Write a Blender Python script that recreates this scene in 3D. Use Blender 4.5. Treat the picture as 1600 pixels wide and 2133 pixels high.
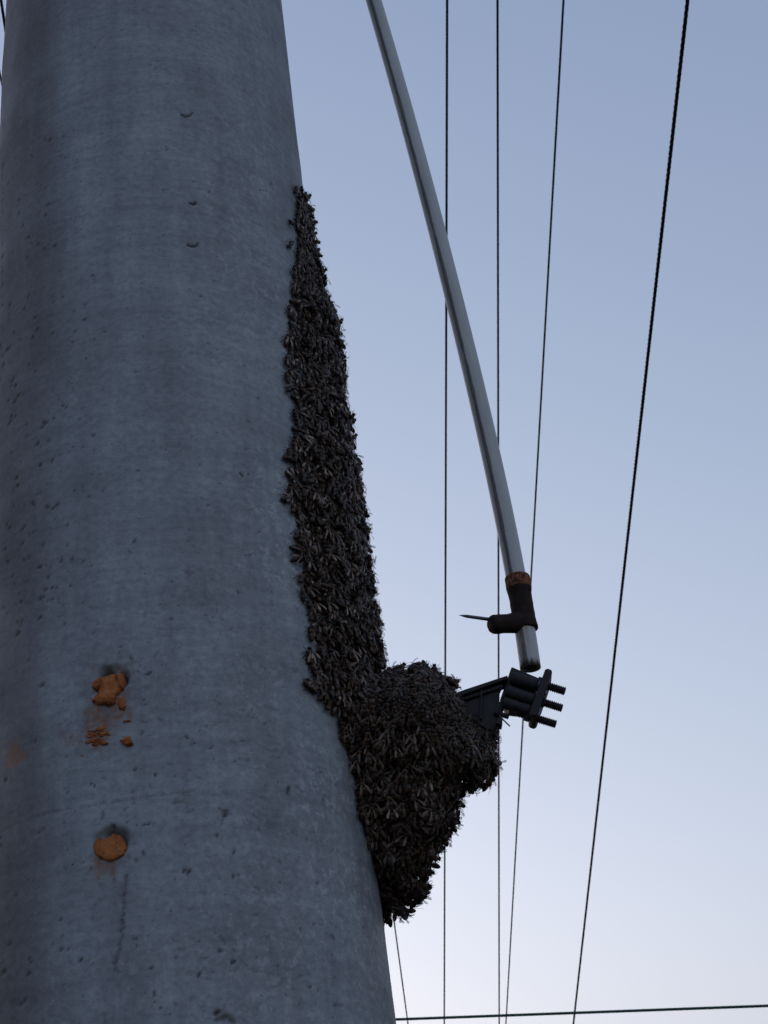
import bpy, math, random
import numpy as np
from mathutils import Matrix, Vector

random.seed(7)
rng = np.random.default_rng(11)
scene = bpy.context.scene
for o in list(bpy.data.objects):
    bpy.data.objects.remove(o)
C = scene.collection

# ------------------------------------------------------------------ camera
W, H, F = 1600.0, 2133.0, 3000.0            # photograph size and focal length in its pixels
CAM = np.array([0.0, 0.0, 1.6])
EL, ROLL = 0.5443075, -0.12315085
fw = np.array([0.0, math.cos(EL), math.sin(EL)])
_rt = np.array([1.0, 0.0, 0.0])
_up = np.cross(_rt, fw)
rt = math.cos(ROLL) * _rt + math.sin(ROLL) * _up
up = -math.sin(ROLL) * _rt + math.cos(ROLL) * _up
cam = bpy.data.cameras.new('camera')
cam_o = bpy.data.objects.new('camera', cam)
C.objects.link(cam_o)
cam_o.matrix_world = Matrix([[rt[i], up[i], -fw[i], CAM[i]] for i in range(3)] + [[0, 0, 0, 1]])
cam.sensor_fit = 'HORIZONTAL'
cam.sensor_width = 36.0
cam.lens = 36.0 * F / W
cam.clip_start = 0.05
cam.clip_end = 6000.0
cam.dof.use_dof = True
cam.dof.focus_distance = 1.52
cam.dof.aperture_fstop = 50.0
scene.camera = cam_o

# ------------------------------------------------------------------ sky, sun, exposure
SUN_EL, SUN_AZ = math.radians(1.5), math.radians(-35.0)
world = bpy.data.worlds.new('World')
scene.world = world
world.use_nodes = True
wn = world.node_tree
bg = wn.nodes['Background']
sky = wn.nodes.new('ShaderNodeTexSky')
sky.sky_type = 'NISHITA'
sky.sun_disc = False
sky.sun_elevation = SUN_EL
sky.sun_rotation = SUN_AZ
sky.air_density = 1.5
sky.dust_density = 4.0
sky.ozone_density = 1.0
wb = wn.nodes.new('ShaderNodeMix')          # white balance of the sky light
wb.data_type = 'RGBA'
wb.blend_type = 'MULTIPLY'
wb.inputs[0].default_value = 1.0
wb.inputs[7].default_value = (0.969, 0.992, 1.055, 1)
veil = wn.nodes.new('ShaderNodeMix')        # thin even haze over the whole sky
veil.data_type = 'RGBA'
veil.blend_type = 'ADD'
veil.inputs[0].default_value = 1.0
veil.inputs[7].default_value = (0.0215, 0.105, 0.307, 1)
grey = wn.nodes.new('ShaderNodeRGBToBW')     # moist air: the sky's colours are washed out
pale = wn.nodes.new('ShaderNodeMix')
pale.data_type = 'RGBA'
pale.inputs[0].default_value = 0.7
wn.links.new(sky.outputs[0], grey.inputs[0])
wn.links.new(sky.outputs[0], pale.inputs[6])
wn.links.new(grey.outputs[0], pale.inputs[7])
wn.links.new(pale.outputs[2], wb.inputs[6])
wn.links.new(wb.outputs[2], veil.inputs[6])
wn.links.new(veil.outputs[2], bg.inputs[0])
bg.inputs[1].default_value = 0.1

sun = bpy.data.lights.new('sun', 'SUN')
sun.energy = 0.01                            # the sun is down in the haze: hardly any direct light
sun.angle = math.radians(12)
sun.color = (1.0, 0.86, 0.72)
sun_o = bpy.data.objects.new('sun', sun)
C.objects.link(sun_o)
sdir = Vector((math.sin(SUN_AZ) * math.cos(SUN_EL), math.cos(SUN_AZ) * math.cos(SUN_EL), math.sin(SUN_EL)))
sun_o.rotation_euler = sdir.to_track_quat('Z', 'Y').to_euler()

vs = scene.view_settings
vs.view_transform = 'Standard'
vs.look = 'None'
vs.gamma = 1.0
vs.use_curve_mapping = False
vs.exposure = 2.84

# ------------------------------------------------------------------ helpers
PX, PY, R25, TAPER = -0.24148827, 1.33, 0.19201575, 0.006   # pole axis, radius at z = 2.5, taper per metre


def pole_r(z):
    return R25 - TAPER * (z - 2.5)


def ray(px, py):
    d = fw + rt * ((px - W / 2) / F) - up * ((py - H / 2) / F)
    return d / np.linalg.norm(d)


def on_plane(px, py, y):                     # point of the line of sight on the upright plane at distance y
    d = ray(px, py)
    return CAM + d * (y / d[1])


def on_ray(px, py, dist):
    return CAM + ray(px, py) * dist


def on_pole(px, py):                         # (phi, z, distance) where the line of sight meets the pole
    d = ray(px, py)
    t = 1.0
    for _ in range(8):
        z = CAM[2] + d[2] * t
        r = pole_r(z)
        a = d[0] ** 2 + d[1] ** 2
        b = -2 * (d[0] * PX + d[1] * PY)
        c = PX ** 2 + PY ** 2 - r * r
        disc = b * b - 4 * a * c
        if disc < 0:
            t = -b / (2 * a)
        else:
            t = (-b - math.sqrt(disc)) / (2 * a)
    p = CAM + d * t
    return math.atan2(p[0] - PX, -(p[1] - PY)), p[2], t


def pole_point(phi, z, off=0.0):
    r = pole_r(z) + off
    return np.array([PX + r * math.sin(phi), PY - r * math.cos(phi), z])


def new_mesh(name, verts, faces, mat=None, parent=None, smooth=False):
    me = bpy.data.meshes.new(name)
    me.from_pydata([tuple(map(float, v)) for v in verts], [], faces)
    me.validate()
    if smooth:
        me.polygons.foreach_set('use_smooth', [True] * len(me.polygons))
    if mat:
        me.materials.append(mat)
    o = bpy.data.objects.new(name, me)
    C.objects.link(o)
    if parent:
        o.parent = parent
        o.matrix_parent_inverse = Matrix.Translation(-parent.location)
    return o


def tag(o, label=None, category=None, group=None, kind=None):
    if label:
        o['label'] = label
    if category:
        o['category'] = category
    if group:
        o['group'] = group
    if kind:
        o['kind'] = kind
    return o


def empty(name, loc):
    o = bpy.data.objects.new(name, None)
    o.location = Vector(tuple(map(float, loc)))
    C.objects.link(o)
    return o


def frame(d):
    d = np.asarray(d, float)
    d = d / np.linalg.norm(d)
    a = np.array([0, 0, 1.0]) if abs(d[2]) < 0.9 else np.array([0, 1.0, 0])
    u = np.cross(a, d)
    u /= np.linalg.norm(u)
    return d, u, np.cross(d, u)


def lathe(p0, p1, prof, seg=24, lump=0.0, cap=True):
    """profile [(t along the axis, radius)] swept round the axis p0-p1"""
    p0, p1 = np.asarray(p0, float), np.asarray(p1, float)
    d, u, v = frame(p1 - p0)
    V, Fc = [], []
    for t, r in prof:
        c = p0 + (p1 - p0) * t
        for k in range(seg):
            a = 2 * math.pi * k / seg
            rr = r * (1 + lump * (math.sin(3 * a + 17 * t) * 0.5 + math.sin(5 * a - 31 * t) * 0.5 + random.uniform(-.4, .4)))
            V.append(c + (u * math.cos(a) + v * math.sin(a)) * rr)
    n = len(prof)
    for i in range(n - 1):
        for k in range(seg):
            k2 = (k + 1) % seg
            Fc.append((i * seg + k, i * seg + k2, (i + 1) * seg + k2, (i + 1) * seg + k))
    if cap:
        Fc.append(tuple(range(seg - 1, -1, -1)))
        Fc.append(tuple((n - 1) * seg + k for k in range(seg)))
    return V, Fc


def tube(pts, rad, seg=10, cap=True):
    pts = np.asarray(pts, float)
    n = len(pts)
    V, Fc = [], []
    T = np.gradient(pts, axis=0)
    _, u, _ = frame(T[0])
    for i in range(n):
        d = T[i] / np.linalg.norm(T[i])
        u = u - d * (u @ d)
        u /= np.linalg.norm(u)
        v = np.cross(d, u)
        r = rad[i] if hasattr(rad, '__len__') else rad
        for k in range(seg):
            a = 2 * math.pi * k / seg
            V.append(pts[i] + (u * math.cos(a) + v * math.sin(a)) * r)
    for i in range(n - 1):
        for k in range(seg):
            k2 = (k + 1) % seg
            Fc.append((i * seg + k, i * seg + k2, (i + 1) * seg + k2, (i + 1) * seg + k))
    if cap:
        Fc.append(tuple(range(seg - 1, -1, -1)))
        Fc.append(tuple((n - 1) * seg + k for k in range(seg)))
    return V, Fc


def prism(poly, y0, y1):
    P = [on_plane(x, y, (y0 + y1) / 2) for x, y in poly]
    n = len(P)
    V = [p + np.array([0, -(y1 - y0) / 2, 0]) for p in P] + [p + np.array([0, (y1 - y0) / 2, 0]) for p in P]
    Fc = [tuple(range(n)), tuple(range(2 * n - 1, n - 1, -1))]
    for i in range(n):
        j = (i + 1) % n
        Fc.append((i, i + n, j + n, j))
    return V, Fc


def bevel(o, w=0.0008, seg=2):
    m = o.modifiers.new('bevel', 'BEVEL')
    m.width = w
    m.segments = seg
    m.limit_method = 'ANGLE'
    m.angle_limit = math.radians(40)


# ------------------------------------------------------------------ materials
def base_mat(name, color, rough=0.6, metal=0.0, spec=0.5):
    m = bpy.data.materials.new(name)
    m.use_nodes = True
    b = m.node_tree.nodes['Principled BSDF']
    b.inputs['Base Color'].default_value = (*color, 1)
    b.inputs['Roughness'].default_value = rough
    b.inputs['Metallic'].default_value = metal
    b.inputs['Specular IOR Level'].default_value = spec
    return m, m.node_tree, b


def N(nt, kind, **kw):
    n = nt.nodes.new(kind)
    for k, v in kw.items():
        setattr(n, k, v)
    return n


def noise(nt, vec, scale, detail=4.0, rough=0.55, mul=None):
    if mul is not None:
        mp = N(nt, 'ShaderNodeMapping')
        mp.inputs['Scale'].default_value = mul
        nt.links.new(vec, mp.inputs[0])
        vec = mp.outputs[0]
    n = N(nt, 'ShaderNodeTexNoise')
    n.inputs['Scale'].default_value = scale
    n.inputs['Detail'].default_value = detail
    n.inputs['Roughness'].default_value = rough
    nt.links.new(vec, n.inputs['Vector'])
    return n.outputs['Fac']


def ramp(nt, fac, stops):
    r = N(nt, 'ShaderNodeValToRGB')
    while len(r.color_ramp.elements) > 2:
        r.color_ramp.elements.remove(r.color_ramp.elements[-1])
    for i, (p, c) in enumerate(stops):
        el = r.color_ramp.elements[i] if i < 2 else r.color_ramp.elements.new(p)
        el.position = p
        el.color = (*c, 1) if len(c) == 3 else c
    nt.links.new(fac, r.inputs[0])
    return r.outputs[0]


def mix(nt, fac, a, b, mode='MIX'):
    m = N(nt, 'ShaderNodeMix', data_type='RGBA', blend_type=mode)
    for sock, val in ((0, fac), (6, a), (7, b)):
        if isinstance(val, (int, float)):
            m.inputs[sock].default_value = val
        elif isinstance(val, tuple):
            m.inputs[sock].default_value = (*val, 1)
        else:
            nt.links.new(val, m.inputs[sock])
    return m.outputs[2]


def bump(nt, b, height, strength, dist):
    n = N(nt, 'ShaderNodeBump')
    n.inputs['Strength'].default_value = strength
    n.inputs['Distance'].default_value = dist
    nt.links.new(height, n.inputs['Height'])
    nt.links.new(n.outputs[0], b.inputs['Normal'])
    return n


def attr(nt, name):
    a = N(nt, 'ShaderNodeAttribute', attribute_name=name)
    return a.outputs['Fac']


def objco(nt):
    return N(nt, 'ShaderNodeTexCoord').outputs['Object']


# weathered spun concrete
M_conc, nt, b = base_mat('concrete', (0.24, 0.24, 0.24), 0.62, 0.0, 0.4)
uv = N(nt, 'ShaderNodeUVMap', uv_map='UVMap').outputs[0]
blot = noise(nt, uv, 11.0, 7, 0.62, (1.15, 0.7, 1))
col = ramp(nt, blot, [(0.31, (0.192, 0.204, 0.232)), (0.5, (0.228, 0.254, 0.282)), (0.68, (0.262, 0.298, 0.325))])
strk = noise(nt, uv, 6.0, 5, 0.6, (6.0, 0.5, 1))                 # run marks down the pole
col = mix(nt, 1.0, col, ramp(nt, strk, [(0.3, (0.84, 0.83, 0.86)), (0.7, (1.10, 1.11, 1.10))]), 'MULTIPLY')
ringn = noise(nt, uv, 6.0, 9, 0.7, (0.8, 9.0, 1))               # scuffs along the spinning mould
col = mix(nt, 1.0, col, ramp(nt, ringn, [(0.34, (0.84, 0.84, 0.86)), (0.52, (1, 1, 1)), (0.68, (1.09, 1.10, 1.09))]), 'MULTIPLY')
fine = noise(nt, uv, 130.0, 8, 0.75, (1.0, 1.2, 1))
col = mix(nt, 1.0, col, ramp(nt, fine, [(0.36, (0.78, 0.78, 0.80)), (0.5, (1, 1, 1)), (0.66, (1.20, 1.21, 1.20))]), 'MULTIPLY')
speck = noise(nt, uv, 120.0, 5, 0.6, (1.0, 1.5, 1))              # small dark specks
col = mix(nt, ramp(nt, speck, [(0.29, (0.85, 0.85, 0.85)), (0.35, (0, 0, 0))]), col, (0.075, 0.075, 0.082))
lacy = noise(nt, uv, 85.0, 10, 0.78, (1.0, 0.9, 1))              # pale flaking lime crust
crust = ramp(nt, lacy, [(0.52, (0, 0, 0)), (0.575, (1, 1, 1))])
sep = N(nt, 'ShaderNodeSeparateXYZ')
nt.links.new(uv, sep.inputs[0])
low = N(nt, 'ShaderNodeMapRange')
for k_, v_ in (('From Min', 3.0), ('From Max', 2.1), ('To Min', 0.2), ('To Max', 0.6)):
    low.inputs[k_].default_value = v_
nt.links.new(sep.outputs[1], low.inputs[0])
crustm = mix(nt, 1.0, crust, ramp(nt, noise(nt, uv, 5.0, 4), [(0.36, (0.1, 0.1, 0.1)), (0.60, (1, 1, 1))]), 'MULTIPLY')
flank = N(nt, 'ShaderNodeMapRange')
for k_, v_ in (('From Min', 0.04), ('From Max', 0.17), ('To Min', 0.4), ('To Max', 1.4)):
    flank.inputs[k_].default_value = v_
nt.links.new(sep.outputs[0], flank.inputs[0])
crustm = mix(nt, 1.0, crustm, low.outputs[0], 'MULTIPLY')
crustm = mix(nt, 1.0, crustm, flank.outputs[0], 'MULTIPLY')
col = mix(nt, crustm, col, (0.42, 0.45, 0.485))
col = mix(nt, 1.0, col, ramp(nt, attr(nt, 'side_tone'), [(0.0, (1, 1, 1)), (1.0, (0.49, 0.45, 0.435))]), 'MULTIPLY')
col = mix(nt, attr(nt, 'dirt_shade'), col, (0.045, 0.043, 0.046))  # grime, plus the shade inside pits put into the colour
col = mix(nt, attr(nt, 'rust_wash'), col, (0.20, 0.085, 0.035))
nt.links.new(col, b.inputs['Base Color'])
rr = ramp(nt, noise(nt, uv, 14.0, 4), [(0.3, (0.5, 0.5, 0.5)), (0.7, (0.78, 0.78, 0.78))])
nt.links.new(rr, b.inputs['Roughness'])
hsum = N(nt, 'ShaderNodeMath', operation='ADD')
nt.links.new(fine, hsum.inputs[0])
nt.links.new(lacy, hsum.inputs[1])
bump(nt, b, hsum.outputs[0], 0.28, 0.0008)

# orange clay in the old bolt holes
M_clay, nt, b = base_mat('clay', (0.45, 0.15, 0.05), 0.9, 0, 0.15)
n1 = noise(nt, objco(nt), 90, 6, 0.65)
nt.links.new(ramp(nt, n1, [(0.34, (0.30, 0.092, 0.032)), (0.5, (0.70, 0.235, 0.078)), (0.66, (0.82, 0.34, 0.14))]), b.inputs['Base Color'])
bump(nt, b, noise(nt, objco(nt), 210, 9, 0.78), 1.0, 0.009)
M_clay2, nt, b = base_mat('dried_clay', (0.26, 0.095, 0.04), 0.95, 0, 0.1)
n1 = noise(nt, objco(nt), 160, 6, 0.65)
nt.links.new(ramp(nt, n1, [(0.3, (0.10, 0.036, 0.018)), (0.6, (0.40, 0.135, 0.05))]), b.inputs['Base Color'])
bump(nt, b, noise(nt, objco(nt), 400, 6, 0.7), 0.8, 0.002)

# pale plastic conduit with a strip of grime
M_pipe, nt, b = base_mat('pale_conduit', (0.5, 0.5, 0.5), 0.38, 0, 0.45)
uv = N(nt, 'ShaderNodeUVMap', uv_map='UVMap').outputs[0]
col = ramp(nt, noise(nt, uv, 8, 5, 0.6, (6, 1.2, 1)), [(0.3, (0.34, 0.355, 0.37)), (0.7, (0.43, 0.445, 0.46))])
gr = noise(nt, uv, 60, 7, 0.7, (1, 0.35, 1))
grime = N(nt, 'ShaderNodeMath', operation='MULTIPLY_ADD')
nt.links.new(gr, grime.inputs[0])
grime.inputs[1].default_value = 0.9
nt.links.new(attr(nt, 'grime'), grime.inputs[2])
gm = ramp(nt, grime.outputs[0], [(0.78, (0, 0, 0)), (0.98, (1, 1, 1))])
col = mix(nt, gm, col, ramp(nt, gr, [(0.3, (0.062, 0.054, 0.050)), (0.75, (0.17, 0.15, 0.135))]))
col = mix(nt, attr(nt, 'rust_wash'), col, (0.30, 0.19, 0.09))
nt.links.new(col, b.inputs['Base Color'])
M_bore_shade, nt, b = base_mat('bore_shade', (0.02, 0.02, 0.022), 0.8)  # near-black that stands in for the shade inside the pipe

# rusted iron
M_rust, nt, b = base_mat('rusted_iron', (0.05, 0.03, 0.025), 0.85, 0.0, 0.2)
n1 = noise(nt, objco(nt), 120, 7, 0.7)
nt.links.new(ramp(nt, n1, [(0.3, (0.014, 0.011, 0.012)), (0.55, (0.030, 0.019, 0.018)), (0.75, (0.085, 0.036, 0.022))]), b.inputs['Base Color'])
bump(nt, b, noise(nt, objco(nt), 420, 6, 0.7), 0.8, 0.002)
M_rust2, nt, b = base_mat('bright_rust', (0.2, 0.08, 0.04), 0.9, 0.0, 0.2)
n1 = noise(nt, objco(nt), 260, 7, 0.7)
nt.links.new(ramp(nt, n1, [(0.36, (0.035, 0.019, 0.016)), (0.5, (0.14, 0.055, 0.030)), (0.66, (0.40, 0.17, 0.085))]), b.inputs['Base Color'])
bump(nt, b, noise(nt, objco(nt), 420, 6, 0.7), 0.8, 0.002)

# dark bracket iron
M_iron, nt, b = base_mat('dark_iron', (0.035, 0.036, 0.042), 0.6, 0.0, 0.3)
n1 = noise(nt, objco(nt), 140, 6, 0.65)
nt.links.new(ramp(nt, n1, [(0.3, (0.010, 0.010, 0.012)), (0.6, (0.024, 0.024, 0.029)), (0.78, (0.060, 0.050, 0.046))]), b.inputs['Base Color'])
nt.links.new(ramp(nt, n1, [(0.3, (0.5, 0.5, 0.5)), (0.7, (0.8, 0.8, 0.8))]), b.inputs['Roughness'])
bump(nt, b, noise(nt, objco(nt), 500, 5, 0.6), 0.4, 0.001)
M_steel, nt, b = base_mat('dull_steel', (0.10, 0.105, 0.125), 0.42, 0.7, 0.5)
n1 = noise(nt, objco(nt), 300, 5, 0.6)
nt.links.new(ramp(nt, n1, [(0.3, (0.06, 0.062, 0.072)), (0.7, (0.14, 0.145, 0.165))]), b.inputs['Base Color'])

# wires
M_wire, nt, b = base_mat('green_black_sheath', (0.014, 0.030, 0.028), 0.8, 0, 0.15)
nt.links.new(ramp(nt, noise(nt, objco(nt), 6, 4), [(0.3, (0.026, 0.064, 0.060)), (0.7, (0.032, 0.076, 0.070))]), b.inputs['Base Color'])
M_black, nt, b = base_mat('black_sheath', (0.013, 0.013, 0.016), 0.8, 0, 0.15)
nt.links.new(ramp(nt, noise(nt, objco(nt), 8, 4), [(0.3, (0.008, 0.008, 0.010)), (0.7, (0.020, 0.020, 0.024))]), b.inputs['Base Color'])

# bees
M_bee, nt, b = base_mat('bee_body', (0.03, 0.02, 0.015), 0.55, 0, 0.35)
bt = attr(nt, 'tone')
col = ramp(nt, bt, [(0.0, (0.009, 0.006, 0.005)), (0.5, (0.032, 0.018, 0.012)), (1.0, (0.10, 0.046, 0.020))])
oi = N(nt, 'ShaderNodeObjectInfo').outputs['Random']
col = mix(nt, 1.0, col, ramp(nt, oi, [(0.0, (0.8, 0.8, 0.8)), (1.0, (1.25, 1.2, 1.15))]), 'MULTIPLY')
nt.links.new(col, b.inputs['Base Color'])
M_wing, nt, b = base_mat('bee_wing', (0.30, 0.275, 0.26), 0.35, 0, 0.5)
b.inputs['Alpha'].default_value = 0.6
nt.links.new(ramp(nt, attr(nt, 'wing_tone'), [(0.0, (0.03, 0.021, 0.016)), (0.55, (0.105, 0.074, 0.056)), (1.0, (0.46, 0.36, 0.29))]), b.inputs['Base Color'])

# ground
M_ground, nt, b = base_mat('grass_ground', (0.06, 0.075, 0.03), 0.95, 0, 0.1)
n1 = noise(nt, objco(nt), 0.6, 8, 0.65)
n2 = noise(nt, objco(nt), 22, 6, 0.7)
c1 = ramp(nt, n1, [(0.35, (0.055, 0.068, 0.028)), (0.6, (0.12, 0.105, 0.07))])
nt.links.new(mix(nt, 1.0, c1, ramp(nt, n2, [(0.3, (0.6, 0.6, 0.6)), (0.7, (1.3, 1.3, 1.3))]), 'MULTIPLY'), b.inputs['Base Color'])
bump(nt, b, n2, 0.6, 0.03)

# ------------------------------------------------------------------ ground
gv, gf = [], []
gs = [-3000, -300, -60, -20, -8, -3, -1, 0, 1, 3, 8, 20, 60, 300, 3000]
for y in gs:
    for x in gs:
        near = 1.0 if max(abs(x), abs(y)) < 25 else 0.0
        gv.append((x, y, -0.05 * random.random() * near))
n = len(gs)
for i in range(n - 1):
    for j in range(n - 1):
        gf.append((i * n + j, i * n + j + 1, (i + 1) * n + j + 1, (i + 1) * n + j))
tag(new_mesh('ground', gv, gf, M_ground, smooth=True), kind='structure')

# ------------------------------------------------------------------ concrete pole
phis = np.concatenate([np.radians(np.linspace(-92, 112, 430)), np.radians(np.linspace(114, 266, 30))])
zs = np.concatenate([np.linspace(-0.3, 1.75, 24)[:-1], np.linspace(1.75, 3.62, 1150), np.linspace(3.62, 9.0, 30)[1:]])
PH, ZZ = np.meshgrid(phis, zs)
Ucoord = PH * R25
off = np.zeros_like(PH)
dirt_shade = np.zeros_like(PH)
rustw = np.zeros_like(PH)
z_lo, dz = 1.75, (3.62 - 1.75) / 1149
dphi = math.radians(204 / 429)


def stamp(phi, z, ru, rz, depth, dark, ang=0.0, hard=3.0, field=None):
    """a dent (metres along the girth and up the pole) pressed into the surface, with grime and the shade of its depth painted dark"""
    rad = max(ru, rz) * 1.6
    i0 = int((z - rad - z_lo) / dz) + 23
    i1 = int((z + rad - z_lo) / dz) + 25
    j0 = int((phi - rad / R25 - phis[0]) / dphi) - 1
    j1 = int((phi + rad / R25 - phis[0]) / dphi) + 2
    i0, i1, j0, j1 = max(i0, 23), min(i1, 1172), max(j0, 0), min(j1, 430)
    if i1 <= i0 or j1 <= j0:
        return
    du = (PH[i0:i1, j0:j1] - phi) * R25
    dv = ZZ[i0:i1, j0:j1] - z
    ca, sa = math.cos(ang), math.sin(ang)
    a = (du * ca + dv * sa) / ru
    c = (-du * sa + dv * ca) / rz
    q = np.exp(-((a * a + c * c) ** hard) * 0.9)
    off[i0:i1, j0:j1] -= depth * q
    f = dirt_shade if field is None else field
    f[i0:i1, j0:j1] = np.maximum(f[i0:i1, j0:j1], dark * q)


def crack(pts, w, depth, dark, wob=3.0):
    P = []
    for (x0, y0), (x1, y1) in zip(pts[:-1], pts[1:]):
        n = max(2, int(math.hypot(x1 - x0, y1 - y0) / 3))
        for k in range(n):
            P.append((x0 + (x1 - x0) * k / n + random.uniform(-wob, wob) * .4, y0 + (y1 - y0) * k / n + random.uniform(-wob, wob) * .4))
    for x, y in P:
        ph, z, _ = on_pole(x, y)
        s = random.uniform(0.35, 1.25)
        stamp(ph, z, w * s * 1.15, w * s * 1.2, depth * s * .8, min(1.0, dark * 1.25) * min(1, s), 0, 1.2)


# low lumps and hollows of the whole casting
for _ in range(160):
    stamp(math.radians(random.uniform(-85, 105)), random.uniform(1.8, 3.55), random.uniform(.02, .07), random.uniform(.02, .09),
          random.uniform(-.0009, .0009), 0, 0, 1.0)
# air-bubble holes: many in the band on the left, few elsewhere; their inner shade is painted dark
for _ in range(620):
    x = abs(random.gauss(0, 105)) - 40
    y = random.uniform(250, 1330) if random.random() < .8 else random.uniform(1330, 2133)
    if y > 1330 and random.random() < .6:
        continue
    ph, z, _ = on_pole(max(x, -90 + 0 * y) if y > 600 else max(x, 6), y)
    s = 0.0005 + 0.0015 * random.random() ** 2.4
    stamp(ph, z, s * random.uniform(1, 1.7), s, s * 0.7, random.uniform(.65, 1.0), random.uniform(.1, .9), 1.6)
for _ in range(520):
    x, y = random.uniform(120, 700), random.uniform(60, 2120)
    if y < 1000 and random.random() < .4:
        continue
    ph, z, _ = on_pole(x, y)
    s = 0.0004 + 0.0009 * random.random() ** 3
    stamp(ph, z, s * random.uniform(1, 2.6), s, s * 0.8, random.uniform(.55, 1.0), random.uniform(-1.5, 1.5), 2.0)
# clusters the photograph shows
for x, y, s in ((158, 690, 2.6), (150, 715, 2.0), (110, 960, 3.2), (100, 1005, 2.4), (113, 1055, 2.6), (82, 1180, 3.6), (122, 1165, 3.0),
                (155, 1165, 2.8), (113, 1222, 3.4), (88, 1245, 3.4), (105, 1248, 2.4), (67, 1045, 2.8), (98, 1053, 2.6), (78, 1026, 2.2),
                (310, 1402, 3.0), (285, 1400, 2.2), (278, 1606, 2.6), (317, 1613, 2.2), (305, 1718, 2.4), (390, 1815, 3.0), (64, 1834, 3.0),
                (27, 1865, 2.6), (61, 2000, 3.4), (62, 2030, 2.6), (168, 1997, 3.4), (42, 2090, 2.8), (88, 1730, 2.6), (137, 1648, 2.4),
                (395, 1535, 2.4), (470, 1700, 2.2), (548, 396, 2.4), (552, 408, 1.8), (498, 990, 3.0), (345, 395, 1.6), (130, 325, 1.8),
                (135, 342, 1.6), (104, 300, 1.6), (365, 210, 1.6), (416, 52, 1.6), (400, 1545, 2.6), (485, 2005, 3.4), (455, 2110, 3.6),
                (492, 1825, 2.6), (388, 1818, 2.6), (460, 1980, 2.6), (345, 308, 2.0), (205, 276, 1.8), (193, 1635, 2.2), (218, 1620, 1.6)):
    for _ in range(3):
        ph, z, _ = on_pole(x + random.uniform(-7, 7), y + random.uniform(-4, 4))
        q = s * 0.00034 * random.uniform(.5, 1.4)
        stamp(ph, z, q * 1.5, q, q * .8, 1.0, random.uniform(.1, .8), 1.6)
# hair cracks and scratches
crack([(0, 1735), (60, 1706), (120, 1688), (190, 1678), (250, 1668), (330, 1655), (400, 1648)], .0009, .0004, .42, 4)
crack([(215, 1690), (212, 1708)], .0009, .0006, .6)
crack([(283, 1790), (284, 1798)], .0012, .0006, .6)
crack([(262, 1825), (258, 1870), (255, 1905), (252, 1950), (246, 1975), (238, 2010), (234, 2025)], .0012, .0007, .6, 7)
crack([(252, 1848), (256, 1885)], .0032, .0002, .22, 9)
crack([(218, 2110), (217, 2133)], .0009, .0004, .5)
crack([(470, 1690), (465, 1705), (460, 1722)], .0014, .0010, .75)
crack([(602, 1640), (600, 1655), (606, 1662)], .0012, .0010, .75)
crack([(618, 1636), (634, 1656)], .0010, .0008, .7)
crack([(756, 1928), (760, 1938)], .0013, .001, .8)
crack([(801, 2060), (803, 2074)], .0013, .001, .8)
crack([(520, 2020), (560, 2026), (600, 2040)], .0008, .0003, .4)
crack([(450, 2125), (470, 2118), (490, 2128)], .0018, .0008, .7)
crack([(100, 470), (150, 455), (190, 446)], .0009, .0004, .4)
crack([(430, 420), (470, 440), (500, 452)], .002, .0002, .25, 6)
for _ in range(230):
    x, y = random.uniform(300, 770), random.uniform(1150, 2120)
    L, a = random.uniform(6, 26), random.gauss(0.15, 0.5)
    crack([(x, y), (x + L * math.cos(a), y + L * math.sin(a))], random.uniform(.0004, .0009), .0004, random.uniform(.2, .65), 2)
# small crescent scars
for cx, cy, r0 in ((388, 233, 12.5), (401, 503, 12.5), (402, 420, 6)):
    for a in np.linspace(0.15, 2.75, 34):
        ph, z, _ = on_pole(cx + r0 * math.cos(a), cy + r0 * 0.75 * math.sin(a))
        q = .0007 * (0.6 + 0.6 * math.sin(a))
        stamp(ph, z, q * 1.3, q * 1.3, .0012, .8, 0, 1.2)
# sockets of the two bolt holes, grime and rusty wash round them
for cx, cy, ru, rz in ((234, 1420, .0150, .0165), (230, 1755, .0150, .0150)):
    ph, z, _ = on_pole(cx, cy)
    for _ in range(26):
        a_, r_ = random.uniform(0, 6.3), random.random() ** .5
        stamp(ph + math.cos(a_) * r_ * ru * .72 / R25, z + math.sin(a_) * r_ * rz * .72, ru * random.uniform(.25, .5), rz * random.uniform(.25, .5), .0016, 0.16, random.uniform(0, 3), 3)
for cx, cy, rad, n_, dk in ((255, 1432, 34, 60, .30), (232, 1778, 42, 70, .24), (222, 1490, 30, 40, .22), (240, 1395, 26, 30, .25), (262, 1755, 20, 30, .25),
                            (180, 1450, 14, 14, .25), (215, 1500, 22, 30, .2)):
    for _ in range(n_):
        ph, z, _ = on_pole(cx + random.gauss(0, rad * .5), cy + random.gauss(0, rad * .5))
        stamp(ph, z, random.uniform(.001, .004), random.uniform(.001, .004), 0.0001, dk * random.uniform(.4, 1.6), random.uniform(0, 3), 1.0)
for cx, cy, sx, sy, n_, dk in ((225, 1800, 14, 10, 50, .55), (205, 1795, 5, 14, 30, .8), (200, 1495, 9, 14, 60, .8), (245, 1478, 10, 14, 50, .7), (205, 1535, 12, 10, 60, .8),
                               (200, 1535, 14, 12, 40, .35), (33, 1572, 8, 11, 80, .95), (150, 1542, 18, 4, 20, .4), (240, 1400, 16, 8, 20, .5)):
    for _ in range(n_):
        ph, z, _ = on_pole(cx + random.gauss(0, sx), cy + random.gauss(0, sy))
        stamp(ph, z, random.uniform(.001, .004), random.uniform(.001, .004), 0.0, dk * random.uniform(.3, 1.2), 0, 1.0, rustw)

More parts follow.
